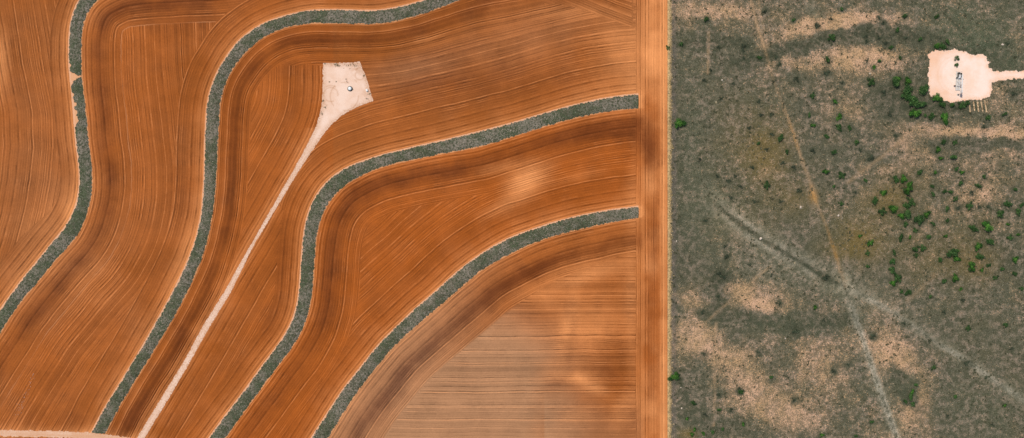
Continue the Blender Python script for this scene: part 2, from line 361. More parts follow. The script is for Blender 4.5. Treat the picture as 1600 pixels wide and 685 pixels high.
def resample(P, n):
    d = np.r_[0, np.cumsum(np.hypot(*np.diff(P, axis=0).T))]; s = np.linspace(0, d[-1], n)
    return np.c_[np.interp(s, d, P[:, 0]), np.interp(s, d, P[:, 1])]
def match(L, Rr):                           # pair the two edges by nearest points so cross lines stay square
    k = 1400; A = resample(L, k); B = resample(Rr, k); out = [0]; j = 0
    idx = np.array([np.argmin((B[:, 0]-p[0])**2+(B[:, 1]-p[1])**2) for p in A]); idx = np.maximum.accumulate(idx)
    ker = np.ones(41)/41; pad = np.r_[[0]*20, idx, [k-1]*20]
    idx = np.convolve(pad, ker, 'valid')
    idx[0] = 0; idx[-1] = k-1
    B2 = np.c_[np.interp(idx, np.arange(k), B[:, 0]), np.interp(idx, np.arange(k), B[:, 1])]
    return A, B2
tufts = {'bank': [], 'dry': [], 'straw': []}
def bank(key):
    A, B = match(E[key+'L'], E[key+'R']); nt = 22
    keep = (A[:, 0] > -290) & (A[:, 1] > -235) & (A[:, 1] < 920); A = A[keep]; B = B[keep]
    t = np.linspace(0, 1, nt+1)
    k = np.arange(len(A)); jl = .05*vnoise(k*1.0, k*0, 2.2, 61)+.03*vnoise(k*1.0, k*0, 9, 62); jr = .05*vnoise(k*1.0, k*0, 2.2, 63)+.03*vnoise(k*1.0, k*0, 9, 64)
    T = t[None]*(1+jr[:, None]-jl[:, None])+jl[:, None]
    X = A[:, :1]*(1-T)+B[:, :1]*T; Y = A[:, 1:]*(1-T)+B[:, 1:]*T
    z = relief(X, Y)+.03+.55*np.sin(np.pi*t)[None]**.8+.05*vnoise(X, Y, 3, 66)
    wx, wy = W(X, Y); V = np.c_[wx.ravel(), wy.ravel(), z.ravel()]
    idx = np.arange(X.size).reshape(X.shape)
    F = np.stack([idx[:-1, :-1], idx[1:, :-1], idx[1:, 1:], idx[:-1, 1:]], -1)
    cx = (X[1:, 1:]+X[:-1, :-1])/2; cy = (Y[1:, 1:]+Y[:-1, :-1])/2; ct = np.broadcast_to((t[1:]+t[:-1])/2, cx.shape)
    m = np.ones(cx.shape, bool)
    if key == 'S1':
        jag = 1.5*vnoise(cx, cy, 2.5, 71)+1.0*vnoise(cx, cy, 5, 72)
        hw = np.interp(ct, [0, .35, .7, 1], [10, 6.5, 2.2, .9]); yc = np.interp(ct, [0, 1], [122, 119])
        m &= ~(np.abs(cy-yc+jag) < hw)
        bite = (.16+.22*vnoise(cx, cy, 8, 73)+.22*vnoise(cx, cy, 3, 74))*ss(140, 150, cy)*(1-ss(190, 202, cy))
        m &= ~(ct < bite)
        bite2 = (.1+.25*vnoise(cx, cy, 6, 75))*((cy > 98) & (cy < 110)); m &= ~(ct < bite2)
    F = F[m].reshape(-1, 4)
    if F.size:
        v0 = V[F[0]]; nz = np.cross(v0[1]-v0[0], v0[2]-v0[0])[2]
        if nz < 0: F = F[:, ::-1]
    tag(mesh_np('grass_bank', V, F, M_strip, smooth=True), kind='structure')
    # tuft seeds
    ci = np.argwhere(m); n = int(len(ci)*.2)
    pick = ci[rng.integers(0, len(ci), n)]
    px = cx[pick[:, 0], pick[:, 1]]+rng.uniform(-.5, .5, n); py = cy[pick[:, 0], pick[:, 1]]+rng.uniform(-.5, .5, n)
    vis = (px > -30) & (px < 1010) & (py > -30) & (py < 715)
    px = px[vis]; py = py[vis]; tt = ct[pick[:, 0], pick[:, 1]][vis]
    zz = relief(px, py)+.05+.5*np.sin(np.pi*tt)**.8
    tufts['bank'].append(np.c_[px, py, zz, rng.uniform(.25, .62, len(px)), np.clip(.42+.25*vnoise(px, py, 14, 80)+.25*vnoise(px, py, 45, 81)+rng.normal(0, .22, len(px)), 0, 1)])
for k in ('S1', 'S2', 'S3', 'S4'): bank(k)

def tuft_mesh(name, S, mat, blades=7, hgt=.4):
    # every tuft is a spray of pointed blades standing on the ground
    S = np.concatenate(S) if isinstance(S, list) else S
    n = len(S); a = rng.uniform(0, 2*np.pi, (n, blades)); r = S[:, 3:4]*rng.uniform(.5, 1.1, (n, blades))
    h = S[:, 3:4]*hgt*rng.uniform(.6, 1.3, (n, blades)); wx, wy = W(S[:, 0:1], S[:, 1:2]); z = S[:, 2:3]
    w_ = S[:, 3:4]*.26
    b0 = np.stack([wx-np.sin(a)*w_, wy+np.cos(a)*w_, z+a*0], -1); b1 = np.stack([wx+np.sin(a)*w_, wy-np.cos(a)*w_, z+a*0], -1)
    tp = np.stack([wx+np.cos(a)*r, wy+np.sin(a)*r, z+h], -1)
    V = np.stack([b0, b1, tp], 2).reshape(-1, 3); F = np.arange(len(V)).reshape(-1, 3)
    var = np.clip(np.repeat(S[:, 4], blades*3)+np.repeat(rng.normal(0, .1, n*blades), 3), 0, 1)
    return mesh_np(name, V, F, mat, dict(var=var))
tag(tuft_mesh('bank_grass', tufts['bank'], M_bankg), 'rough grey green grass on the curved banks between ploughed fields', 'grass', kind='stuff')

# ------------------------------------------------------------ pasture
B = []   # (px, py, radius px, tone)
def add(t, r, s):
    v = [float(q) for q in s.replace(';', ' ').replace(',', ' ').split()]
    for i in range(0, len(v), 2): B.append((v[i], v[i+1], r*random.uniform(.88, 1.12), t))
add('bright', 8.4, '1060,193; 1054,588; 1416,296; 1393.6,327; 1540.7,353; 1474,184; 1462,153; 1427,177; 1516,417')
add('bright', 5.6, '1310,181.5; 1358.5,379.4; 1379.6,300.6; 1407.6,337; 1491.7,434; 1584.5,405.7; 1464,234; 1402,125; 1416,127; 1463.7,73.6; 1289,268; 1411,279.5; 1421,288; 1526.7,385; 1493.4,404; 1446,335.6; 1394,442')
add('green', 9.2, '1441,140; 1413,145; 1434,163; 1422,158; 1399,128; 1434,344; 1486.4,396; 1414,336')
add('green', 5.4, '1310.5,200; 1478,67; 1472,72; 1470.7,164.7; 1484.7,163.5; 1500.4,164; 1510,162; 1455,183; 1359,128; 1488,244.5; 1542.5,185; 1297.5,60; 1293,93; 1378,330; 1393.6,409; 1393.6,423; 1402,434; 1406,370.7; 1448,369.6; 1521.5,356.7; 1435.6,269; 1574,318; 1590,332; 1561.8,335; 1546,379; 1530,400; 1514.5,321; 1219,217; 1198,290; 1428.6,388; 1439,387; 1315,274; 1398,281; 1421.6,314.6; 1416,321; 1367,314.6; 1414.6,351; 1420,620')
add('bright', 3.4, '1364,105; 1269.5,196; 1304.5,159; 1469,248; 1462,270; 1502,270; 1421,371; 1477.7,369; 1495,392; 1500,451; 1343,369; 1272.5,480.5; 1590,367; 1574,351; 1569,633; 1081,678; 1073,654; 1161,662.7; 1284,680; 1097.5,677; 1425,612; 1533.7,421.5; 1085,671')
add('green', 3.8, '1290.5,214; 1263.5,180.5; 1269.5,149; 1303,239; 1301,292; 1313,318; 1537,276; 1493.5,264; 1396,395; 1430,399; 1355,395; 1355,416; 1430,360; 1456.7,350; 1469,406; 1474,439; 1544,414; 1565,420; 1554.8,434; 1584.5,428.5; 1595,451; 1577.5,371; 1595,320; 1585.6,295; 1528.5,290; 1500.4,286.6; 1484.7,300.6; 1476,300; 1491.7,310.4; 1456,292; 1457,304; 1479.4,327; 1479.4,344.4; 1337.5,223.5; 1351.5,283; 1407.6,455; 1421.6,456.5; 1414,628; 1430,600; 1426,632; 1083.6,629; 1114,674; 1128,671; 1123,639; 1157,613; 1362,660; 1337,680; 1570,508; 1512,513; 1452,463; 1415,458; 1406,90; 1400.6,47; 1437,62; 1413,26; 1462,26; 1392,75; 1372.6,94.6; 1326,201; 1064,70; 1043.5,75; 1315,14; 1239,31.5; 1474,222.5; 1491.7,222.5; 1493.4,92; 1493.4,102.5; 1444,182; 1205,590; 1457.5,575; 1490,620; 1185,91; 1568.8,179; 1185,225; 1229,237.5; 1103,31')
add('dark', 6.0, '1130,433; 1161,74; 1276.5,42; 1244,124; 1291.6,115.6; 1390,179; 1381,145; 1583,147; 1269.5,236; 1240,262; 1247.4,299; 1124,428; 1510,569; 1242.5,518; 1362,525; 1289,434; 1360,246')
add('dark', 4.2, '1194,19; 1297.5,30; 1161,91; 1122,74; 1208,128; 1145,131; 1185,159; 1189,180; 1205,180; 1110,110; 1100,126; 1126,154; 1315,130; 1212,90; 1197.7,234; 1222,255; 1175,262; 1157,292; 1148,276; 1138,284; 1120.6,276; 1141.6,309; 1134.6,402; 1133,385; 1171,413; 1219,315; 1178,315; 1205,430; 1344.5,234; 1335.8,301; 1497,325; 1517,302; 1530,325; 1544,323; 1302,580; 1155,609.5; 1099.5,553; 1122,463; 1135,400; 1185,550; 1097,488; 1353,57; 1353,66; 1372.6,59.6; 1414.6,59.6; 1383,68; 1354,95; 1372.6,28; 1379,37; 1574,68; 1399,212; 1537,199; 1287,500; 1412,505; 1452,533; 1475,488; 1101.6,648; 1142.5,640; 1122,615.7; 1217,475; 1217,100; 1093,250; 1102,345; 1205,210; 1170,200; 1325,570; 1540,590; 1580,545; 1480,650; 1240,625; 1550,663; 1505,470')
B = [b for b in B if b[0] > 1040]
ORANGE = [(1168,-60),(1172,0),(1183,40),(1195,78),(1208,125),(1225,168),(1240,210),(1253,250),(1266,285),(1274,312),(1290,350),(1303,390),(1312,425)]
GULLY = [(1090,298),(1120,322),(1150,345),(1188,373),(1225,395),(1260,415),(1290,434),(1318,446)]
RIGHTL = [(1318,446),(1350,463),(1400,492),(1450,527),(1500,558),(1550,592),(1620,640),(1750,740)]
DOWNL = [(1318,446),(1330,480),(1345,520),(1360,565),(1375,610),(1400,680),(1420,760)]
BANDS = [([(1060,72),(1100,66),(1140,64),(1175,78)], 7, .8), ([(1150,100),(1190,90),(1230,80),(1265,70),(1310,56),(1360,51),(1420,54),(1470,62)], 7, 1.0), ([(1120,432),(1128,470),(1115,490),(1160,497),(1220,505),(1290,507),(1335,497)], 7, .8),
    ([(1455,224),(1540,226),(1620,222)], 6, .5), ([(1380,150),(1430,165),(1480,168),(1520,170)], 9, .5), ([(1500,82),(1550,72),(1580,100),(1610,100)], 10, .5), ([(1045,130),(1050,300),(1060,430)], 14, .35), ([(1060,600),(1075,640),(1110,670),(1160,672)], 9, .6), ([(1405,585),(1418,615),(1430,640)], 8, .7), ([(1560,395),(1600,420)], 14, .3), ([(1340,390),(1300,375),(1260,400)], 12, .35)]
def past_attrs(X, Y):
    HAL = [np.zeros_like(X)]
    n1 = fbm(X, Y, 60, 121); n2 = fbm(X, Y, 22, 131); n3 = fbm(X, Y, 9, 141)
    X0, Y0 = X, Y; X = X0+12*fbm(X0, Y0, 38, 171)+6*vnoise(X0, Y0, 9, 173); Y = Y0+6*fbm(X0, Y0, 30, 181)+4*vnoise(X0, Y0, 9, 183)
    bands = sum(a*np.exp(-.5*(segd(X, Y, p)/w_)**2) for p, w_, a in BANDS)
    bare = .19+blobs(X, Y, [(1120,18,70,12,3,.55),(1280,40,50,12,-12,1.0),(1350,35,70,12,-2,.75),(1235,70,40,12,-25,.45),(1170,60,30,18,20,.25),(1290,95,90,16,-4,.45),(1370,85,60,16,0,.4),(1350,100,40,14,0,.3),
        (1560,208,80,7,1,1.0),(1450,195,60,12,0,.3),(1350,150,60,40,20,.2),(1440,240,50,16,-15,.25),(1560,240,50,25,0,.35),(1530,300,60,25,20,.3),(1500,320,60,18,-30,.3),(1520,20,40,20,0,.15),
        (1160,450,45,14,8,.55),(1190,476,35,10,10,.95),(1080,470,30,20,20,.5),(1090,520,45,28,20,.55),(1130,560,60,26,20,.6),(1200,620,80,25,15,.35),(1290,560,50,40,50,.35),(1230,650,60,20,10,.4),(1390,545,45,38,35,.7),(1440,575,40,20,40,.35),
        (1440,615,15,25,30,.5),(1430,640,20,12,0,.4),(1310,500,30,14,30,.3),(1580,480,30,20,0,.2),(1590,60,30,30,0,.3),(1555,150,20,30,0,.25),(1435,215,60,12,-10,.3),(1420,650,16,30,0,.3),(1130,620,40,40,0,.2),(1590,105,20,6,0,.2)])
    bare -= blobs(X, Y, [(1100,75,60,12,8,.4),(1130,62,70,9,0,.35),(1265,70,60,10,-14,.6),(1380,52,90,9,0,.6),(1090,300,50,170,0,.28),(1160,180,60,60,0,.25),(1220,505,90,13,3,.6),(1125,435,25,14,0,.5),(1110,490,30,8,0,.4),
        (1540,100,70,30,10,.4),(1560,50,60,30,30,.3),(1520,520,100,70,30,.3),(1540,620,70,60,0,.35),(1560,222,60,8,0,.35),(1410,160,50,30,20,.35),(1250,370,80,40,20,.25),(1360,600,40,20,60,.25),(1090,600,30,60,0,.25),(1120,665,60,16,0,.3),(1420,600,22,25,0,.35)])
    X, Y = X0, Y0
    bare -= .7*bands; HAL[0] += bands*.78
    bare += .16*n1+.16*n2+.12*n3
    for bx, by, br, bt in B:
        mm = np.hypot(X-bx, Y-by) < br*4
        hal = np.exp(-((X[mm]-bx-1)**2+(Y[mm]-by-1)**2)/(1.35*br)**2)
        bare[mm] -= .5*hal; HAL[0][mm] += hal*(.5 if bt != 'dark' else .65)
    olive = blobs(X, Y, [(1195,250,35,45,10,.6),(1240,310,40,25,0,.4),(1390,310,45,30,-30,.75),(1335,370,40,25,20,.6),(1310,390,30,14,0,.5),(1520,415,30,25,0,.5),(1350,385,25,25,0,.4),(1180,210,60,60,0,.25),(1510,360,60,60,0,.25),(1160,340,50,25,0,.2),(1440,400,60,40,0,.3),(1075,678,14,8,0,.9)])+.12*n2
    green = blobs(X, Y, [(1500,60,70,35,35,.6),(1540,70,30,20,0,.55),(1587,100,22,14,0,.7),(1570,170,40,20,0,.2),(1450,155,40,26,0,.45),(1110,330,50,60,30,.3),(1500,15,60,20,30,.3),(1270,445,80,20,30,.3),(1220,505,90,13,3,.35),(1420,600,20,20,0,.4),(1535,640,60,40,0,.3),(1080,220,20,90,0,.35),(1590,30,60,40,0,.3)])+.10*n1
    dk = segd(X, Y, GULLY); dr = segd(X, Y, RIGHTL); dd = segd(X, Y, DOWNL); do = segd(X, Y, ORANGE)
    ash = .32*gauss(dk-11, 0, 7)*ss(1085, 1130, X)+.28*np.exp(-.5*(dr/7)**2)+.3*np.exp(-.5*((dd)/8)**2)+blobs(X, Y, [(1110,310,25,18,30,.15),(1190,420,50,20,30,.3),(1350,455,60,20,30,.25)])
    ash += .30*np.exp(-(segd(X, Y, [(1262,-20),(1268,20),(1282,62)])-5).clip(0)/3)
    chalk = np.exp(-.5*((dd+1.5*n3-.8)/2.6)**2)*ss(455, 500, Y)*(.85+.6*n3)+.62*np.exp(-.5*((dr+2*n3)/2.8)**2)*(.8+.9*n2).clip(0)+.3*np.exp(-.5*((dk-6)/4)**2)*(.8+n3)*ss(1110,1150,X)*ss(1300,1240,X)
    path = np.exp(-.5*((do+1.2*n3)/1.6)**2)*np.interp(Y, [0,70,90,165,180,255,280,315,330,430], [.9,.95,.3,.35,.8,.8,.5,.6,.4,.45])*(.75+.5*n3)+.25*np.exp(-.5*(segd(X, Y, [(1303,385),(1310,410),(1322,448)])/2)**2)+.6*blobs(X, Y, [(1271,305,6,14,-10,1)])
    path += .45*(.8+.9*n3).clip(0)*np.exp(-.5*(segd(X, Y, [(1107,50),(1106,114)])/1.2)**2)+.5*(.8+.9*n3).clip(0)*np.exp(-.5*(segd(X, Y, [(1119,505),(1116,560),(1117,620),(1115,665)])/1.3)**2)
    path += .35*(.8+.9*n3).clip(0)*np.exp(-.5*(segd(X, Y, [(1205,415),(1165,448),(1132,478),(1085,520)])/1.4)**2)+.32*np.exp(-.5*(segd(X, Y, [(1435,195),(1385,240),(1325,285)])/2.2)**2)+.2*np.exp(-.5*(segd(X, Y, [(1460,430),(1440,452),(1418,470)])/2.5)**2)+.3*np.exp(-.5*(segd(X, Y, [(1184,-5),(1190,30),(1200,75)])/1.2)**2)
    dark = 1.2*np.exp(-.5*(dk/2.3)**2)*(.85+.5*n3)*ss(1100,1150,X)+1.0*np.exp(-.5*((dd+2*n3)/1.5)**2)*(n3 > -.6)+.8*np.exp(-.5*((dr+3*n3)/1.6)**2)*(n3 > -.2)
    dark += .5*np.exp(-.5*((segd(X, Y, ORANGE)-2.6)/1.0)**2)*(Y < 140)*(n3 > -.5)
    dark += .5*np.exp(-.5*((segd(X, Y, [(1262,-20),(1266,20),(1275,35),(1282,62)])+2*n3)/2.0)**2)+.35*np.exp(-.5*(segd(X, Y, [(1452,-10),(1480,25),(1515,62)])/3)**2)
    dark += .35*np.exp(-.5*((segd(X, Y, [(1452,-10),(1480,25),(1515,62),(1535,80)])+2*n3)/1.6)**2)
    dark += blobs(X, Y, [(1130,433,22,13,0,.55),(1510,569,8,6,0,.9),(1290,434,9,4,30,.9),(1400,150,30,30,0,.3),(1500,168,45,6,-3,.5),(1446,120,5,50,0,.5),(1242,518,14,10,0,.35),(1263,150,6,6,0,.2),(1500,80,50,6,8,.4),(1555,105,10,5,20,.4),(1383,178,16,9,0,.4),(1583,147,9,6,0,.4)])
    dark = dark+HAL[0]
    # gully cut
    z = -.35*np.exp(-.5*(dk/2.2)**2)*ss(1100,1150,X)
    return dict(cov=np.stack([np.clip(bare, 0, 1), np.clip(olive, 0, 1), np.clip(green, 0, 1), np.clip(ash, 0, 1)], -1), path=np.clip(path, 0, 1), chalk=np.clip(chalk, 0, 1), dark=np.clip(dark, 0, 1), fx=X, z=z)
def pasture_material():
    n = N('dry_pasture', .95, .08); P = n.pos(); T = n.rgb(n.attr('cov', True))
    ta = n.t.nodes.new('ShaderNodeAttribute'); ta.attribute_name = 'cov'; ash = ta.outputs['Alpha']
    a = n.noise(P, 1.1, 3, .7); b = n.noise(P, .28, 4, .65); c = n.noise(P, .06, 3, .6)
    turf = n.mix(n.rng(c, .35, .65), C(104,99,78), C(138,122,102))
    turf = n.mix(n.rng(b, .42, .62), C(86,84,64), turf)
    turf = n.mix(n.mul(T[1], .75), turf, C(128,104,52))
    turf = n.mix(n.mul(T[2], .6), turf, C(84,94,68))
    turf = n.mix(n.mul(n.mul(ash, .75), n.rng(b, .35, .6, .25, 1)), turf, C(172,160,132))
    sand = n.mix(n.rng(c, .35, .65), C(202,160,116), C(224,176,138))
    # bare crumbs of soil between tussocks: more of them where the cover is thin
    s = n.add(n.mul(a, .62), n.mul(b, .38))
    th = n.rng(T[0], 0, 1, .64, .44, False)
    s = n.add(s, n.mul(n.sub(n.noise(P, 2.1, 2, .6), .5), .5)); m = n.rng(n.sub(s, th), -.04, .07)
    k = n.mix(n.mul(m, .85), turf, sand)
    wash = n.mul(n.rng(T[0], .08, .9), .30); k = n.mix(wash, k, sand)
    v = n.voro(P, .95); cl = n.rng(v, .10, .38, 1, 0)
    k = n.mix(n.mul(cl, n.rng(b, .45, .6, .0, .65)), k, C(58,62,44))
    k = n.mix(n.mul(n.rng(n.noise(P, 1.6, 2, .6), .6, .72), .5), k, C(168,158,140))
    k = n.mix(n.mul(n.attr('chalk'), n.rng(n.add(a, n.mul(b, .4)), .45, .85, .25, .95)), k, C(196,184,160))
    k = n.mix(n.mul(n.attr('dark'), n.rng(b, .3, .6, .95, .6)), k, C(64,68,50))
    k = n.mix(n.mul(n.attr('path'), n.rng(b, .3, .7, 1.0, .6)), k, n.mix(n.rng(T[1], .02, .3), C(208,166,124), C(192,138,72)))
    # straw verge against the field
    fx = n.add(n.attr('fx'), n.mul(n.sub(n.noise(P, .25, 3, .7), .5), 9.0))
    k = n.mix(n.mul(n.rng(fx, 1045, 1051, 1, 0), n.rng(n.noise(P, .5, 3, .7), .36, .6, .45, 1.0)), k, C(214,176,122))
    k = n.mix(n.mul(n.rng(n.math('ABSOLUTE', n.sub(fx, 1053.0)), 0, 7, 1, 0), .35), k, C(110,96,90))
    gr = n.noise(P, 1.5, 3, .75); gr2 = n.noise(P, 3.2, 1, .6)
    k = n.scale(k, n.rng(n.add(n.mul(gr, .7), n.mul(gr2, .3)), .36, .64, .58, 1.40, False))
    n.bump(n.add(a, gr), .8, .4); return n.out(k)
M_past = pasture_material()
xs2 = np.r_[1043.0, 1044.5, 1046, np.arange(1048, 1900, 2.5)]; ys2 = np.arange(-240, 930, 2.5)
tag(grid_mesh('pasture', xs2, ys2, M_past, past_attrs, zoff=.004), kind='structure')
g_ = N('far_ground', .95, .05); gp = g_.pos()
Mg = g_.out(g_.mix(g_.rng(g_.noise(gp, .01, 5, .6), .4, .6), C(120,112,90), C(170,112,70)))
tag(mesh_np('ground', [(-3000,-3000,-1.2),(3000,-3000,-1.2),(3000,3000,-1.2),(-3000,3000,-1.2)], [(0,1,2,3)], Mg), kind='structure')

# ------------------------------------------------------------ pads and tracks
def caliche(name, ca, cb, cc, scale=1.0):
    n = N(name, .95, .05); P = n.pos()
    a = n.noise(P, .10*scale, 4, .6); b = n.noise(P, 1.2, 3, .7); e = n.attr('edge')
    k = n.mix(n.rng(a, .35, .65), ca, cb)
    k = n.mix(n.mul(n.rng(e, 0, 9, 1, 0), n.rng(b, .4, .65, .15, .9)), k, cc)
    k = n.mix(n.mul(n.attr('ring'), .75), k, cc)
    k = n.scale(k, n.add(.9, n.mul(b, .2)))
    n.bump(b, .4, .1); return n.out(k)
M_pad = caliche('pale_caliche', C(244,210,186), C(236,196,168), C(192,140,100))
M_pad2 = caliche('peach_caliche', C(252,224,204), C(248,212,186), C(240,182,140))
M_trk = caliche('pale_track_dirt', C(236,196,166), C(226,178,144), C(206,146,102))
PADL = [(504.4,99),(530,98.5),(552,98),(562,96.5),(566,107),(570,115),(573,122.5),(577,138),(580,149),(583,158),(575,161),(557.6,167.4),(535.7,179.5),(518,195),(508,206),(498.5,220),(491.6,230),(471.5,260),(452,292),(431,327),(414,355),(397.6,381),(360,458),(327,512),(297,566),(270,612),(235,670),(222,692),(200,730),(188,730),(215,683),(231,656.5),(270,592.7),(287,566),(320,505),(350,457),(381,401),(402,365),(421,331),(440,298),(458,267),(470,245),(478,230),(487,212),(494,197),(499,182),(500.6,175),(503,160),(504,146)]
PADR = [(1450.5,86.6),(1459,78),(1468,80.5),(1475,79),(1481,80.5),(1491,77.4),(1501,79),(1510,81.4),(1517,85.8),(1526,86),(1534.6,85),(1540,89),(1543,95),(1547,98),(1543,103),(1547,108),(1552,111),(1560,112),(1578,110.8),(1600,111.5),(1700,114),(1900,118),(1900,130),(1700,127),(1600,122.5),(1573,124.4),(1560,126),(1549,129.5),(1550,140),(1545,150.6),(1534.6,156),(1510,157.6),(1484,160),(1470,156),(1456,150.6),(1449.6,140),(1450,122),(1452,105)]
TRKB = [(-300,671),(0,672),(100,674),(150,677),(200,684),(240,696),(300,720),(300,740),(235,712),(190,694),(145,687),(100,684),(0,682),(-300,682)]
def closedd(X, Y, P): return segd(X, Y, list(P)+[P[0]])
def slab(name, poly, mat, cell, jag, ringfn, x0, x1, y0, y1, zoff=.06):
    def keep(cx, cy):
        jx = cx+jag*vnoise(cx, cy, 3.2, 91)+jag*.6*vnoise(cx, cy, 9, 92); jy = cy+jag*vnoise(cx, cy, 3.2, 93)
        return inpoly(jx, jy, poly)
    def fn(X, Y): return dict(edge=closedd(X, Y, poly), ring=ringfn(X, Y))
    o = grid_mesh(name, np.arange(x0, x1, cell), np.arange(y0, y1, cell), mat, fn, keep, zoff); tag(o, kind='structure'); return o
def ringl(X, Y):
    o = X*0
    for cx, cy, r in ((517,148,11),(517,150,16),(538,151,22),(562,118,7),(541,161,4),(563,118,11)):
        o += .55*gauss(np.hypot(X-cx, Y-cy), r, .7)*(vnoise(X, Y, 12, 95+int(r)) > -.2)
    o += .7*np.clip(blobs(X, Y, [(560,108,14,9,20,.8),(572,145,5,12,0,.7),(527,101,12,4,0,.8),(541,127,2,4,0,1),(506,160,3,10,0,.5)]), 0, 1)*(vnoise(X, Y, 3, 99) > -.1)
    return np.clip(o, 0, 1)*(Y < 225)
def ringr(X, Y):
    o = .8*np.clip(blobs(X, Y, [(1462,110,8,30,0,.8),(1470,145,18,8,20,.8),(1458,90,12,8,0,.6),(1475,84,20,4,0,.4)]), 0, 1)
    for r in (26, 31): o += .25*gauss(np.hypot((X-1496)*1.0, Y-118), r, 1.3)*(X < 1495)
    return np.clip(o, 0, 1)*(X < 1552)
slab('caliche_pad', PADL, M_pad, .8, .5, ringl, 180, 590, 90, 735)
slab('wellsite_pad', PADR, M_pad2, 1.0, 1.8, ringr, 1440, 1900, 70, 170, .09)
def ringt(X, Y): return .5*gauss(np.abs(Y-np.interp(X, [-300,0,150,200,300], [677,677,682,689,730])), 0, 1.3)
slab('dirt_track', TRKB, M_trk, 1.0, 1.2, ringt, -300, 310, 662, 745, .035)

# ------------------------------------------------------------ scatter grass on the pasture
N_ = 26000
px = rng.uniform(1046, 1625, N_); py = rng.uniform(-20, 705, N_)
at = past_attrs(px, py); dens = 1-.8*at['cov'][:, 0]+.4*at['dark']
k = (rng.uniform(0, 1, N_) < dens*(.55+.45*vnoise(px, py, 12, 151))) & ~inpoly(px, py, PADR) & (at['path'] < .5)
px = px[k]; py = py[k]; q = at['cov'][k]; dq = at['dark'][k]
nb = 5200; bx = rng.uniform(1047, 1620, nb); by = rng.uniform(-15, 700, nb); kb = ~inpoly(bx, by, PADR) & (rng.uniform(0, 1, nb) < .55+.45*vnoise(bx, by, 20, 152))
bx = bx[kb]; by = by[kb]; big_ = np.c_[bx, by, relief(bx, by)-.02, rng.uniform(.55, 1.4, len(bx)), np.clip(rng.normal(.05, .12, len(bx)), 0, 1)]
tufts['dry'] = np.c_[px, py, relief(px, py)-.02, rng.gamma(4, .085, len(px))+.12, np.clip(.42+.3*q[:, 0]-.3*dq+rng.normal(0, .2, len(px)), 0, 1)]
tag(tuft_mesh('pasture_grass', [tufts['dry'], big_], M_dryg), 'dry grey green grass tussocks covering the pasture', 'grass', kind='stuff')
n = 2300; py = rng.uniform(-20, 705, n); px = 1045.5+np.abs(rng.normal(0, 2.4, n))+1.5*vnoise(py*0, py, 12, 161)
keep = rng.uniform(0, 1, n) < .55+.45*vnoise(py*0+3, py, 18, 162); px = px[keep]; py = py[keep]
tag(tuft_mesh('verge_grass', np.c_[px, py, relief(px, py), rng.uniform(.25, .6, len(px)), rng.uniform(.1, 1, len(px))], M_yelg), 'pale straw coloured grass verge between dirt headland and pasture', 'grass', kind='stuff')
# weeds rooted on the left pad margins
w_ = []
for cx, cy, r, c in ((527,102,4,60),(508,100,2,10),(545,101,8,30),(504,158,2,14),(503,178,2,14),(515,128,.8,6),(525,128,.8,6),(556,103,6,18),(569,118,2,12),(577,147,2,10),(541,124,1,10),(508,168,2,12),(574,155,3,10)):
    for _ in range(c):
        x, y = random.gauss(cx, r*.55), random.gauss(cy, r*.4)
        if inpoly(np.array([x]), np.array([y]), PADL)[0]: w_.append((x, y, float(relief(x, y))+.05, random.uniform(.2, .5), random.uniform(.1, .8)))
tag(tuft_mesh('pad_weeds', np.array(w_), M_dryg), 'sparse weeds along the margin of the left caliche pad', 'weeds', kind='stuff')
# pale crumbs lying in the field near the bottom left
def clod(s):
    ic = [(0,0,1),(0,0,-1),(1,0,0),(-1,0,0),(0,1,0),(0,-1,0)]; f = [(0,2,4),(0,4,3),(0,3,5),(0,5,2),(1,4,2),(1,3,4),(1,5,3),(1,2,5)]
    return np.array(ic)*s*rng.uniform(.6, 1.2, (6, 1))*(1, 1, .55), f
VV, FF = [], []
for _ in range(60):
    t = random.random(); x = 28+26*t+random.gauss(0, 3.0); y = 645-60*t+random.gauss(0, 5); v, f = clod(random.uniform(.08, .30))
    wx, wy = W(x, y); b = sum(len(a) for a in VV); VV.append(v+(wx, wy, float(relief(x, y))+.05)); FF += [tuple(i+b for i in t3) for t3 in f]
mm_ = N('chalk_clods', .9); Mc = mm_.out(mm_.mix(mm_.noise(mm_.pos(), 1.5), C(232,200,180), C(214,170,142)))
tag(mesh_np('clods', np.concatenate(VV), np.array(FF), Mc), 'scatter of small pale clods in the lower left field', 'clods', kind='stuff')

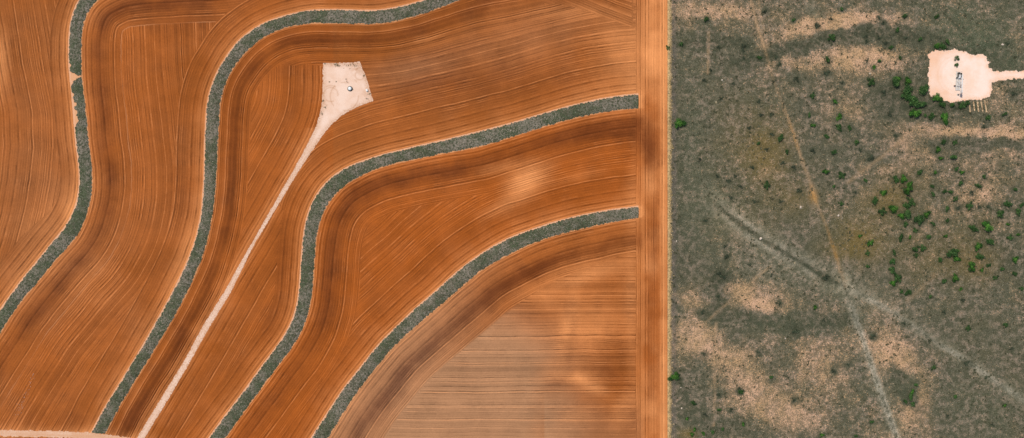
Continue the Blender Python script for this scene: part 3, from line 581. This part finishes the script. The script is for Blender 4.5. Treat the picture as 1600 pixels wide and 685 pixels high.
# ------------------------------------------------------------ bushes
def leaf_mat(name, a, b, c):
    n = N(name, .7, .2); v = n.attr('var'); ob = n.t.nodes.new('ShaderNodeObjectInfo')
    k = n.mix(n.rng(v, 0, .55, 0, 1, False), a, b); k = n.mix(n.rng(v, .55, 1, 0, 1, False), k, c)
    k = n.scale(k, n.add(.8, n.mul(ob.outputs['Random'], .45))); return n.out(k)
ML = {'bright': leaf_mat('bright_green_leaves', C(30,64,18), C(58,106,32), C(98,142,54)),
      'green': leaf_mat('green_leaves', C(34,62,26), C(60,94,42), C(98,124,66)),
      'dark': leaf_mat('grey_green_leaves', C(38,48,32), C(58,68,46), C(92,98,74))}
sm = N('bush_stem_bark', .9); M_stem = sm.out(sm.mix(sm.noise(sm.obj(), 3.0), C(84,68,52), C(60,48,38)))
def crown(seed, loose):                     # unit bush: radius 1, many small leaf clumps in uneven lobes
    r = np.random.default_rng(seed); nl = 8 if not loose else 6
    th = r.uniform(0, 2*np.pi, nl); rr = r.uniform(.25, .68, nl); lc = np.c_[np.cos(th)*rr, np.sin(th)*rr, r.uniform(.25, .62, nl)]
    lc[0] = (0, 0, .6); lr = r.uniform(.26, .44, nl); V, var = [], []
    for i in range(nl):
        m = int((150 if not loose else 95)*(lr[i]/.35)**2)
        d = r.normal(size=(m, 3)); d /= np.linalg.norm(d, axis=1)[:, None]; d[:, 2] = np.abs(d[:, 2])*.9-.15
        rad = lr[i]*r.uniform(.45, 1.12, (m, 1)); c = lc[i]+d*rad*(1, 1, .85); c[:, 2] = np.maximum(c[:, 2], .05)
        u = r.normal(size=(m, 3)); u[:, 2] *= .5; u /= np.linalg.norm(u, axis=1)[:, None]
        v = np.cross(u, d+r.normal(size=(m, 3))*.4); v /= np.linalg.norm(v, axis=1)[:, None]
        s = r.uniform(.035, .085, (m, 1))
        V.append(np.stack([c-u*s, c-v*s*.6, c+u*s, c+v*s*.6], 1).reshape(-1, 3))
        var.append(np.repeat(np.clip(r.uniform(.1, .8)+r.normal(0, .2, m), 0, 1), 4))
    V = np.concatenate(V); return V, np.arange(len(V)).reshape(-1, 4), np.concatenate(var)
def stems(seed):
    r = random.Random(seed); V, F = [], []
    for i in range(5):
        a = r.uniform(0, 6.28)+i*1.25; L = r.uniform(.35, .6); p0 = (0, 0, -.05); p1 = (math.cos(a)*L*.45, math.sin(a)*L*.45, .3); p2 = (math.cos(a)*L, math.sin(a)*L, .55)
        b = len(V)
        for p, w in ((p0, .045), (p1, .03), (p2, .012)):
            for q in range(5): t = q*1.2566; V.append((p[0]+math.cos(t)*w, p[1]+math.sin(t)*w, p[2]))
        for s in range(2):
            for q in range(5): F.append((b+s*5+q, b+s*5+(q+1) % 5, b+s*5+5+(q+1) % 5, b+s*5+5+q))
    return V, F
CR, ST = {}, []
for tone in ML:
    for i in range(4):
        V, F, var = crown(100+i*7+len(tone), tone == 'dark'); o = mesh_np('foliage', V, F, ML[tone], dict(var=var))
        CR.setdefault(tone, []).append(o.data); bpy.data.objects.remove(o)
for i in range(3):
    V, F = stems(i); o = mesh_np('stem', V, F, M_stem); ST.append(o.data); bpy.data.objects.remove(o)
def zone(x, y):
    if 1448 < x < 1553 and 76 < y < 150: return 'on the peach pad'
    if x < 1075: return 'hard against the straw verge'
    if y < 56: return 'along top edge ' + ('left of the ditch' if x < 1283 else 'between ditch and pad' if x < 1450 else 'above the pad')
    if 1375 < x <= 1450 and y < 200: return 'in thicket just left of pad'
    if 1450 <= x and y < 200: return 'around the rim of the pad'
    if y < 200: return 'in upper pasture ' + ('left of orange footpath' if x < 1215 else 'right of orange footpath' if x < 1320 else 'well left of pad')
    if y < 330: return 'in mid pasture ' + ('left of orange footpath' if x < 1255 else 'just right of footpath' if x < 1345 else 'on olive patch' if x < 1430 else 'below the pad' if x < 1510 else 'by right edge')
    if y < 460: return ('between verge and dark gully' if x < 1250 else 'beside the gully and path junction' if x < 1345 else 'in green scrub right of junction' if x < 1445 else 'in middle right scrub' if x < 1510 else 'in scrub by right edge')
    if y < 560: return ('on peach ground under the gully' if x < 1320 else 'between two pale forking lines' if x < 1450 else 'right of long pale diagonal line')
    return ('in bottom corner by the verge' if x < 1180 else 'at bottom left of cracked line' if x < 1370 else 'inside bottom of the fork' if x < 1470 else 'in bottom right corner')
ORD = 'leftmost,second,third,fourth,fifth,sixth,seventh,eighth,ninth,tenth,eleventh,twelfth,thirteenth,fourteenth,fifteenth,sixteenth,seventeenth,eighteenth,nineteenth,twentieth,twenty-first,twenty-second,twenty-third'.split(',')
grp = {}
def kindof(b): return ('large ' if b[2] > 6.6 else 'small ' if b[2] < 4.6 else 'medium ')+{'bright': 'bright green', 'green': 'mid green', 'dark': 'dull grey-green'}[b[3]]
for b in B: grp.setdefault((zone(b[0], b[1]), kindof(b)), []).append(b)
for (z_, kd), L in grp.items():
    L.sort()
    for i, (x, y, r, t) in enumerate(L):
        if len(L) == 1: lab = f'the only {kd} bush {z_}'
        else: lab = f'{kd} bush, {ORD[i]}{"" if i == 0 else " from left"} {z_}'
        assert len(lab.split()) <= 16, lab
        rad = r*SC*random.uniform(.95, 1.1)*(1.28 if t != 'dark' else 1.0); wx, wy = W(x, y); hz = float(relief(x, y))-.05
        cm = random.choice(CR[t])
        zs = rad*random.uniform(.85, 1.15) if t != 'dark' else rad*.5
        sx = random.uniform(.78, 1.25)
        if r > 4.6:
            root = bpy.data.objects.new('bush', None); col.objects.link(root)
            f = bpy.data.objects.new('foliage', cm); s = bpy.data.objects.new('stem', random.choice(ST))
            for q in (f, s): col.objects.link(q); q.parent = root
        else:
            root = bpy.data.objects.new('bush', cm); col.objects.link(root)
        root.location = (wx, wy, hz); root.rotation_euler = (0, 0, random.uniform(0, 6.28)); root.scale = (rad*sx, rad/sx, zs)
        tag(root, lab, 'bush', 'bushes scattered over the dry pasture')

# ------------------------------------------------------------ built things
class MB:
    def __init__(s): s.v, s.f = [], []
    def box(s, c, d, rz=0, ry=0):
        cx, cy, cz = c; b = len(s.v)
        for i in (-1, 1):
            for j in (-1, 1):
                for k in (-1, 1):
                    x, y, z = i*d[0]/2, j*d[1]/2, k*d[2]/2
                    y, z = y*math.cos(ry)-z*math.sin(ry), y*math.sin(ry)+z*math.cos(ry)
                    x, y = x*math.cos(rz)-y*math.sin(rz), x*math.sin(rz)+y*math.cos(rz); s.v.append((cx+x, cy+y, cz+z))
        s.f += [tuple(b+i for i in q) for q in ((0,1,3,2),(4,6,7,5),(0,4,5,1),(2,3,7,6),(0,2,6,4),(1,5,7,3))]; return s
    def bar(s, a, b_, w):
        a = np.array(a, float); c = np.array(b_, float); d = c-a; d /= np.linalg.norm(d)
        u = np.cross(d, (0.03, .02, 1.0) if abs(d[2]) < .95 else (1, 0, 0)); u /= np.linalg.norm(u); v = np.cross(d, u); b = len(s.v)
        for p in (a, c):
            for t in range(6): an = t*math.pi/3; s.v.append(tuple(p+(u*math.cos(an)+v*math.sin(an))*w))
        for t in range(6): s.f.append((b+t, b+(t+1) % 6, b+6+(t+1) % 6, b+6+t))
        s.f += [tuple(b+5-t for t in range(6)), tuple(b+6+t for t in range(6))]; return s
    def lathe(s, prof, n=32, c=(0, 0, 0)):
        b = len(s.v)
        for r, z in prof:
            for t in range(n): a = t*2*math.pi/n; s.v.append((c[0]+r*math.cos(a), c[1]+r*math.sin(a), c[2]+z))
        for i in range(len(prof)-1):
            for t in range(n): s.f.append((b+i*n+t, b+i*n+(t+1) % n, b+(i+1)*n+(t+1) % n, b+(i+1)*n+t))
        return s
    def prism(s, pts, x0, x1):              # outline in the y-z plane, extruded along x
        b = len(s.v); n = len(pts)
        for x in (x0, x1): s.v += [(x, y, z) for y, z in pts]
        s.f += [tuple(b+i for i in range(n)), tuple(b+n+n-1-i for i in range(n))]
        s.f += [(b+i, b+n+i, b+n+(i+1) % n, b+(i+1) % n) for i in range(n)]; return s
    def build(s, name, mat, parent=None, bevel=0):
        me = bpy.data.meshes.new(name); me.from_pydata(s.v, [], s.f); me.materials.append(mat); me.update()
        o = bpy.data.objects.new(name, me); col.objects.link(o)
        import bmesh; bm = bmesh.new(); bm.from_mesh(me); bmesh.ops.recalc_face_normals(bm, faces=bm.faces); bm.to_mesh(me); bm.free()
        if bevel: m = o.modifiers.new('b', 'BEVEL'); m.width = bevel; m.segments = 2
        if parent: o.parent = parent
        return o
def paint(name, c, c2, rough=.5, metal=0):
    n = N(name, rough, .4); n.b.inputs['Metallic'].default_value = metal
    return n.out(n.mix(n.rng(n.noise(n.obj(), 2.5, 4, .65), .45, .7), c, c2))
P_grey = paint('weathered_grey_paint', C(232,228,222), C(206,190,176)); P_dark = paint('dark_greasy_steel', C(46,50,48), C(70,58,48), .6)
P_white = paint('white_paint', C(244,244,240), C(214,206,196)); P_conc = paint('concrete', C(206,196,184), C(176,166,152), .9)
P_rust = paint('rusty_pipe', C(110,84,66), C(140,104,80), .8)
def root(name, px, py, rz, label, cat, dz=.09, group=None):
    o = bpy.data.objects.new(name, None); col.objects.link(o); wx, wy = W(px, py)
    o.location = (wx, wy, float(relief(px, py))+dz); o.rotation_euler = (0, 0, rz); return tag(o, label, cat, group)

# pumpjack: local +y is the gearbox end (up in the photo), -y the horsehead over the well
pj = root('pumpjack', 1496.5, 130, R(-3), 'grey pumpjack with dark counterweights on the peach caliche pad', 'pumpjack')
MB().box((0, 1.0, .12), (3.0, 11.5, .24)).build('foundation', P_conc, pj, .03)
m = MB()
for x in (-.75, .75): m.box((x, 1.0, .42), (.3, 11.0, .34))
for y in (-4.2, -2.0, .3, 2.4, 4.4, 6.2): m.box((0, y, .40), (1.2, .25, .26))
m.build('skid', P_grey, pj, .02)
m = MB()
for x in (-1, 1):
    m.bar((x*.95, -2.2, .6), (x*.22, -1.0, 5.2), .13); m.bar((x*.95, 1.0, .6), (x*.22, -.9, 5.2), .13); m.bar((x*.72, -1.8, 2.2), (x*.72, .3, 2.2), .06); m.bar((x*.45, -1.5, 3.8), (x*.45, -.4, 3.8), .06)
m.box((0, -.95, 5.2), (.8, .5, .25)); m.build('samson_post', P_grey, pj)
m = MB().prism([(-5.6, 5.55), (4.4, 5.2), (4.4, 5.75), (-5.6, 6.1)], -.09, .09)
m.box((0, -.6, 5.98), (.42, 9.8, .06), 0, R(-2)); m.box((0, -.6, 5.42), (.42, 9.8, .06), 0, R(-2)); m.build('walking_beam', P_grey, pj)
arc = [(-5.2+(-2.0)*math.cos(R(a)), 5.2+2.0*math.sin(R(a))) for a in range(-38, 46, 7)]
MB().prism([(-5.3, 4.3)]+arc+[(-5.1, 6.6)], -.22, .22).build('horsehead', P_grey, pj, .02)
MB().bar((-.12, -7.2, 4.6), (-.05, -7.2, 1.9), .03).bar((.12, -7.2, 4.6), (.05, -7.2, 1.9), .03).box((0, -7.2, 1.9), (.5, .2, .14)).bar((0, -7.2, 1.9), (0, -7.2, .9), .035).build('bridle', P_dark, pj)
MB().box((0, 3.6, 1.5), (1.2, 1.7, 1.4)).box((0, 3.6, .8), (1.5, 2.2, .5)).build('gearbox', P_grey, pj, .06)
for x in (-1, 1):
    MB().prism([(3.3, 1.6), (3.9, 1.4), (5.6, 1.2), (6.1, 1.9), (5.9, 2.7), (5.2, 3.0), (3.9, 2.1), (3.4, 2.1)], x*.85-.18, x*.85+.18).build('counterweight', P_dark, pj, .04)
    MB().bar((x*1.15, 4.6, 1.9), (x*.95, 4.1, 5.3), .07).build('pitman_arm', P_grey, pj)
MB().bar((-1.1, 4.1, 5.35), (1.1, 4.1, 5.35), .12).build('equalizer', P_grey, pj)
m = MB().bar((-.5, 6.1, 1.2), (.55, 6.1, 1.2), .38).box((0, 6.1, .8), (.9, .7, .3)); m.build('motor', P_dark, pj)
MB().box((-.95, 4.9, 1.3), (.12, 2.6, .9)).box((-1.25, 3.0, 1.0), (.5, .9, .8)).build('belt_guard', P_dark, pj, .02)
m = MB()
for x in (-1.9, 1.9):
    m.bar((x, -1.5, 1.1), (x, 7.4, 1.1), .04); m.bar((x, -1.5, .6), (x, 7.4, .6), .03)
    for y in (-1.5, .7, 2.9, 5.1, 7.4): m.bar((x, y, 0), (x, y, 1.15), .04)
m.bar((-1.9, 7.4, 1.1), (1.9, 7.4, 1.1), .04).build('guard_rail', P_grey, pj)
wh = root('wellhead', 1496.2, 148.4, 0, 'small pipe wellhead under the horsehead end of the pumpjack', 'wellhead')
MB().lathe([(0, .05), (.7, .05), (.7, .12), (0, .12)], 20).build('cellar_plate', P_conc, wh)
MB().lathe([(.0, 0), (.16, 0), (.16, .5), (.28, .5), (.28, .62), (.14, .62), (.14, 1.0), (.22, 1.0), (.22, 1.1), (.06, 1.1), (0, 1.2)], 16).build('casing', P_rust, wh)
MB().bar((0, 0, .75), (1.6, .2, .75), .07).bar((1.6, .2, .75), (1.6, .2, 0), .07).build('flowline', P_rust, wh)
cb = root('control_box', 1490.3, 134.5, 0, 'small rusty control cabinet on legs left of the pumpjack', 'cabinet')
MB().box((0, 0, 1.15), (.8, .5, 1.1)).build('cabinet', P_rust, cb, .02)
for x in (-.3, .3): MB().box((x, 0, .3), (.08, .08, .6)).build('leg', P_rust, cb)

tk = root('water_tank', 547, 139, 0, 'round white lidded tank in a dark ring on the left caliche pad', 'tank', .05)
MB().lathe([(1.02, 0), (1.62, 0), (1.62, .35), (1.50, .42), (1.12, .42), (1.02, .35), (1.02, 0)], 28).build('rubber_surround', P_dark, tk)
MB().lathe([(0, .0), (1.0, .0), (1.0, 1.35), (1.05, 1.37), (1.05, 1.43), (.3, 1.72), (.3, 1.8), (0, 1.82)], 28).build('tank_body', P_white, tk)
MB().lathe([(0, 0), (.26, 0), (.26, .1), (0, .12)], 16, (.45, -.35, 1.62)).build('lid', P_grey, tk)
MB().bar((1.5, -.3, .25), (2.2, -.5, .1), .09).build('outlet_pipe', P_dark, tk)
ub = root('utility_box', 573, 141.5, R(12), 'small white box with grey side at the right edge of the left pad', 'box', .05)
MB().box((0, 0, .45), (.9, 1.3, .9)).build('cabinet', P_white, ub, .03); MB().box((.15, 0, .93), (1.1, 1.5, .06)).build('lid', P_grey, ub, .01)
po = root('marker_post', 541.5, 127.5, 0, 'short rusty marker post above the tank on the left pad', 'post', .05)
MB().bar((0, 0, 0), (.05, .1, 1.5), .11).build('shaft', P_rust, po); MB().box((.05, .1, 1.5), (.5, .12, .35)).build('plate', P_rust, po)

# soil windrows below the pad
rw = N('windrow_soil', .95, .05); M_wind = rw.out(rw.mix(rw.rng(rw.noise(rw.pos(), 1.2, 3, .7), .4, .62), C(150,120,88), C(236,200,156)))
for i, x in enumerate((1514.5, 1520.8, 1527, 1533, 1538.6)):
    y0 = 159-(i == 4)*1.5; y1 = (176, 173.5, 175, 174.5, 176)[i]; V, F = [], []; n = 40; lean = (1.5, 2, 2, 2.5, 3)[i]
    for k in range(n+1):
        t = k/n; cx = x+lean*t+.35*math.sin(k*1.3+i); cy = y0+(y1-y0)*t; h = .38*(.55+.6*abs(math.sin(k*.83+i*2)))*math.sin(math.pi*min(1, max(.02, t*.96+.02)))**.3; wd = .55+.2*math.sin(k*1.7+i)
        if (k*7+i*5) % 11 < 3: h *= .25; wd *= .5
        wx, wy = W(cx, cy); z = float(relief(cx, cy))
        for q in range(7): u = q/3-1; V.append((wx+u*wd, wy, z-.03+h*(1-u*u)))
    for k in range(n):
        for q in range(6): a = k*7+q; F.append((a, a+7, a+8, a+1))
    tag(mesh_np('windrow', V, F, M_wind, smooth=True), f'low broken ridge of pale soil below the wellsite pad, {("leftmost","second from left","middle one","fourth from left","rightmost")[i]} of five', 'soil ridge', 'parallel soil ridges below the wellsite pad')
# cross spoil in front of the windrows
# rocks
rk = N('pale_rock', .9); M_rock = rk.out(rk.mix(rk.rng(rk.noise(rk.obj(), 1.5, 4, .6), .4, .6), C(226,206,184), C(180,160,140)))
def rock(px, py, s, label):
    import bmesh
    bm = bmesh.new(); bmesh.ops.create_icosphere(bm, subdivisions=2, radius=1)
    rr = random.Random(int(px)); 
    for v in bm.verts: k = rr.uniform(.78, 1.12); v.co.x *= k*s; v.co.y *= k*s*.8; v.co.z = v.co.z*k*s*.55+s*.2
    me = bpy.data.meshes.new('rock'); bm.to_mesh(me); bm.free(); me.materials.append(M_rock)
    o = bpy.data.objects.new('rock', me); col.objects.link(o); wx, wy = W(px, py); o.location = (wx, wy, float(relief(px, py))); o.rotation_euler = (0, 0, rr.uniform(0, 6))
    tag(o, label, 'rock', 'loose pale rocks in the pasture')
rock(1188.5, 373, 1.1, 'pale boulder sitting in the dark gully')
rock(1128, 125.5, .65, 'small white rock in the upper pasture left of the footpath')
rock(1251, 324, .85, 'flat pale rock just left of the orange footpath')
rock(1310, 337, .8, 'grey-white rock right of the orange footpath')
rock(1566, 70, .8, 'tan rock above the wellsite access road')
rock(1359, 115, .6, 'white rock above the medium bush left of the pad')
rock(1484, 265, .5, 'tiny white rock below the wellsite pad')
rock(1065, 638, .6, 'white rock near the verge below the large bright bush')
rock(1064, 606, .4, 'tiny pale rock by the verge beneath the bright bush')
rock(1057, 377, .5, 'pale rock by the verge halfway down')
rock(1227, 529, .5, 'small rock beside the dull bush under the peach ground')
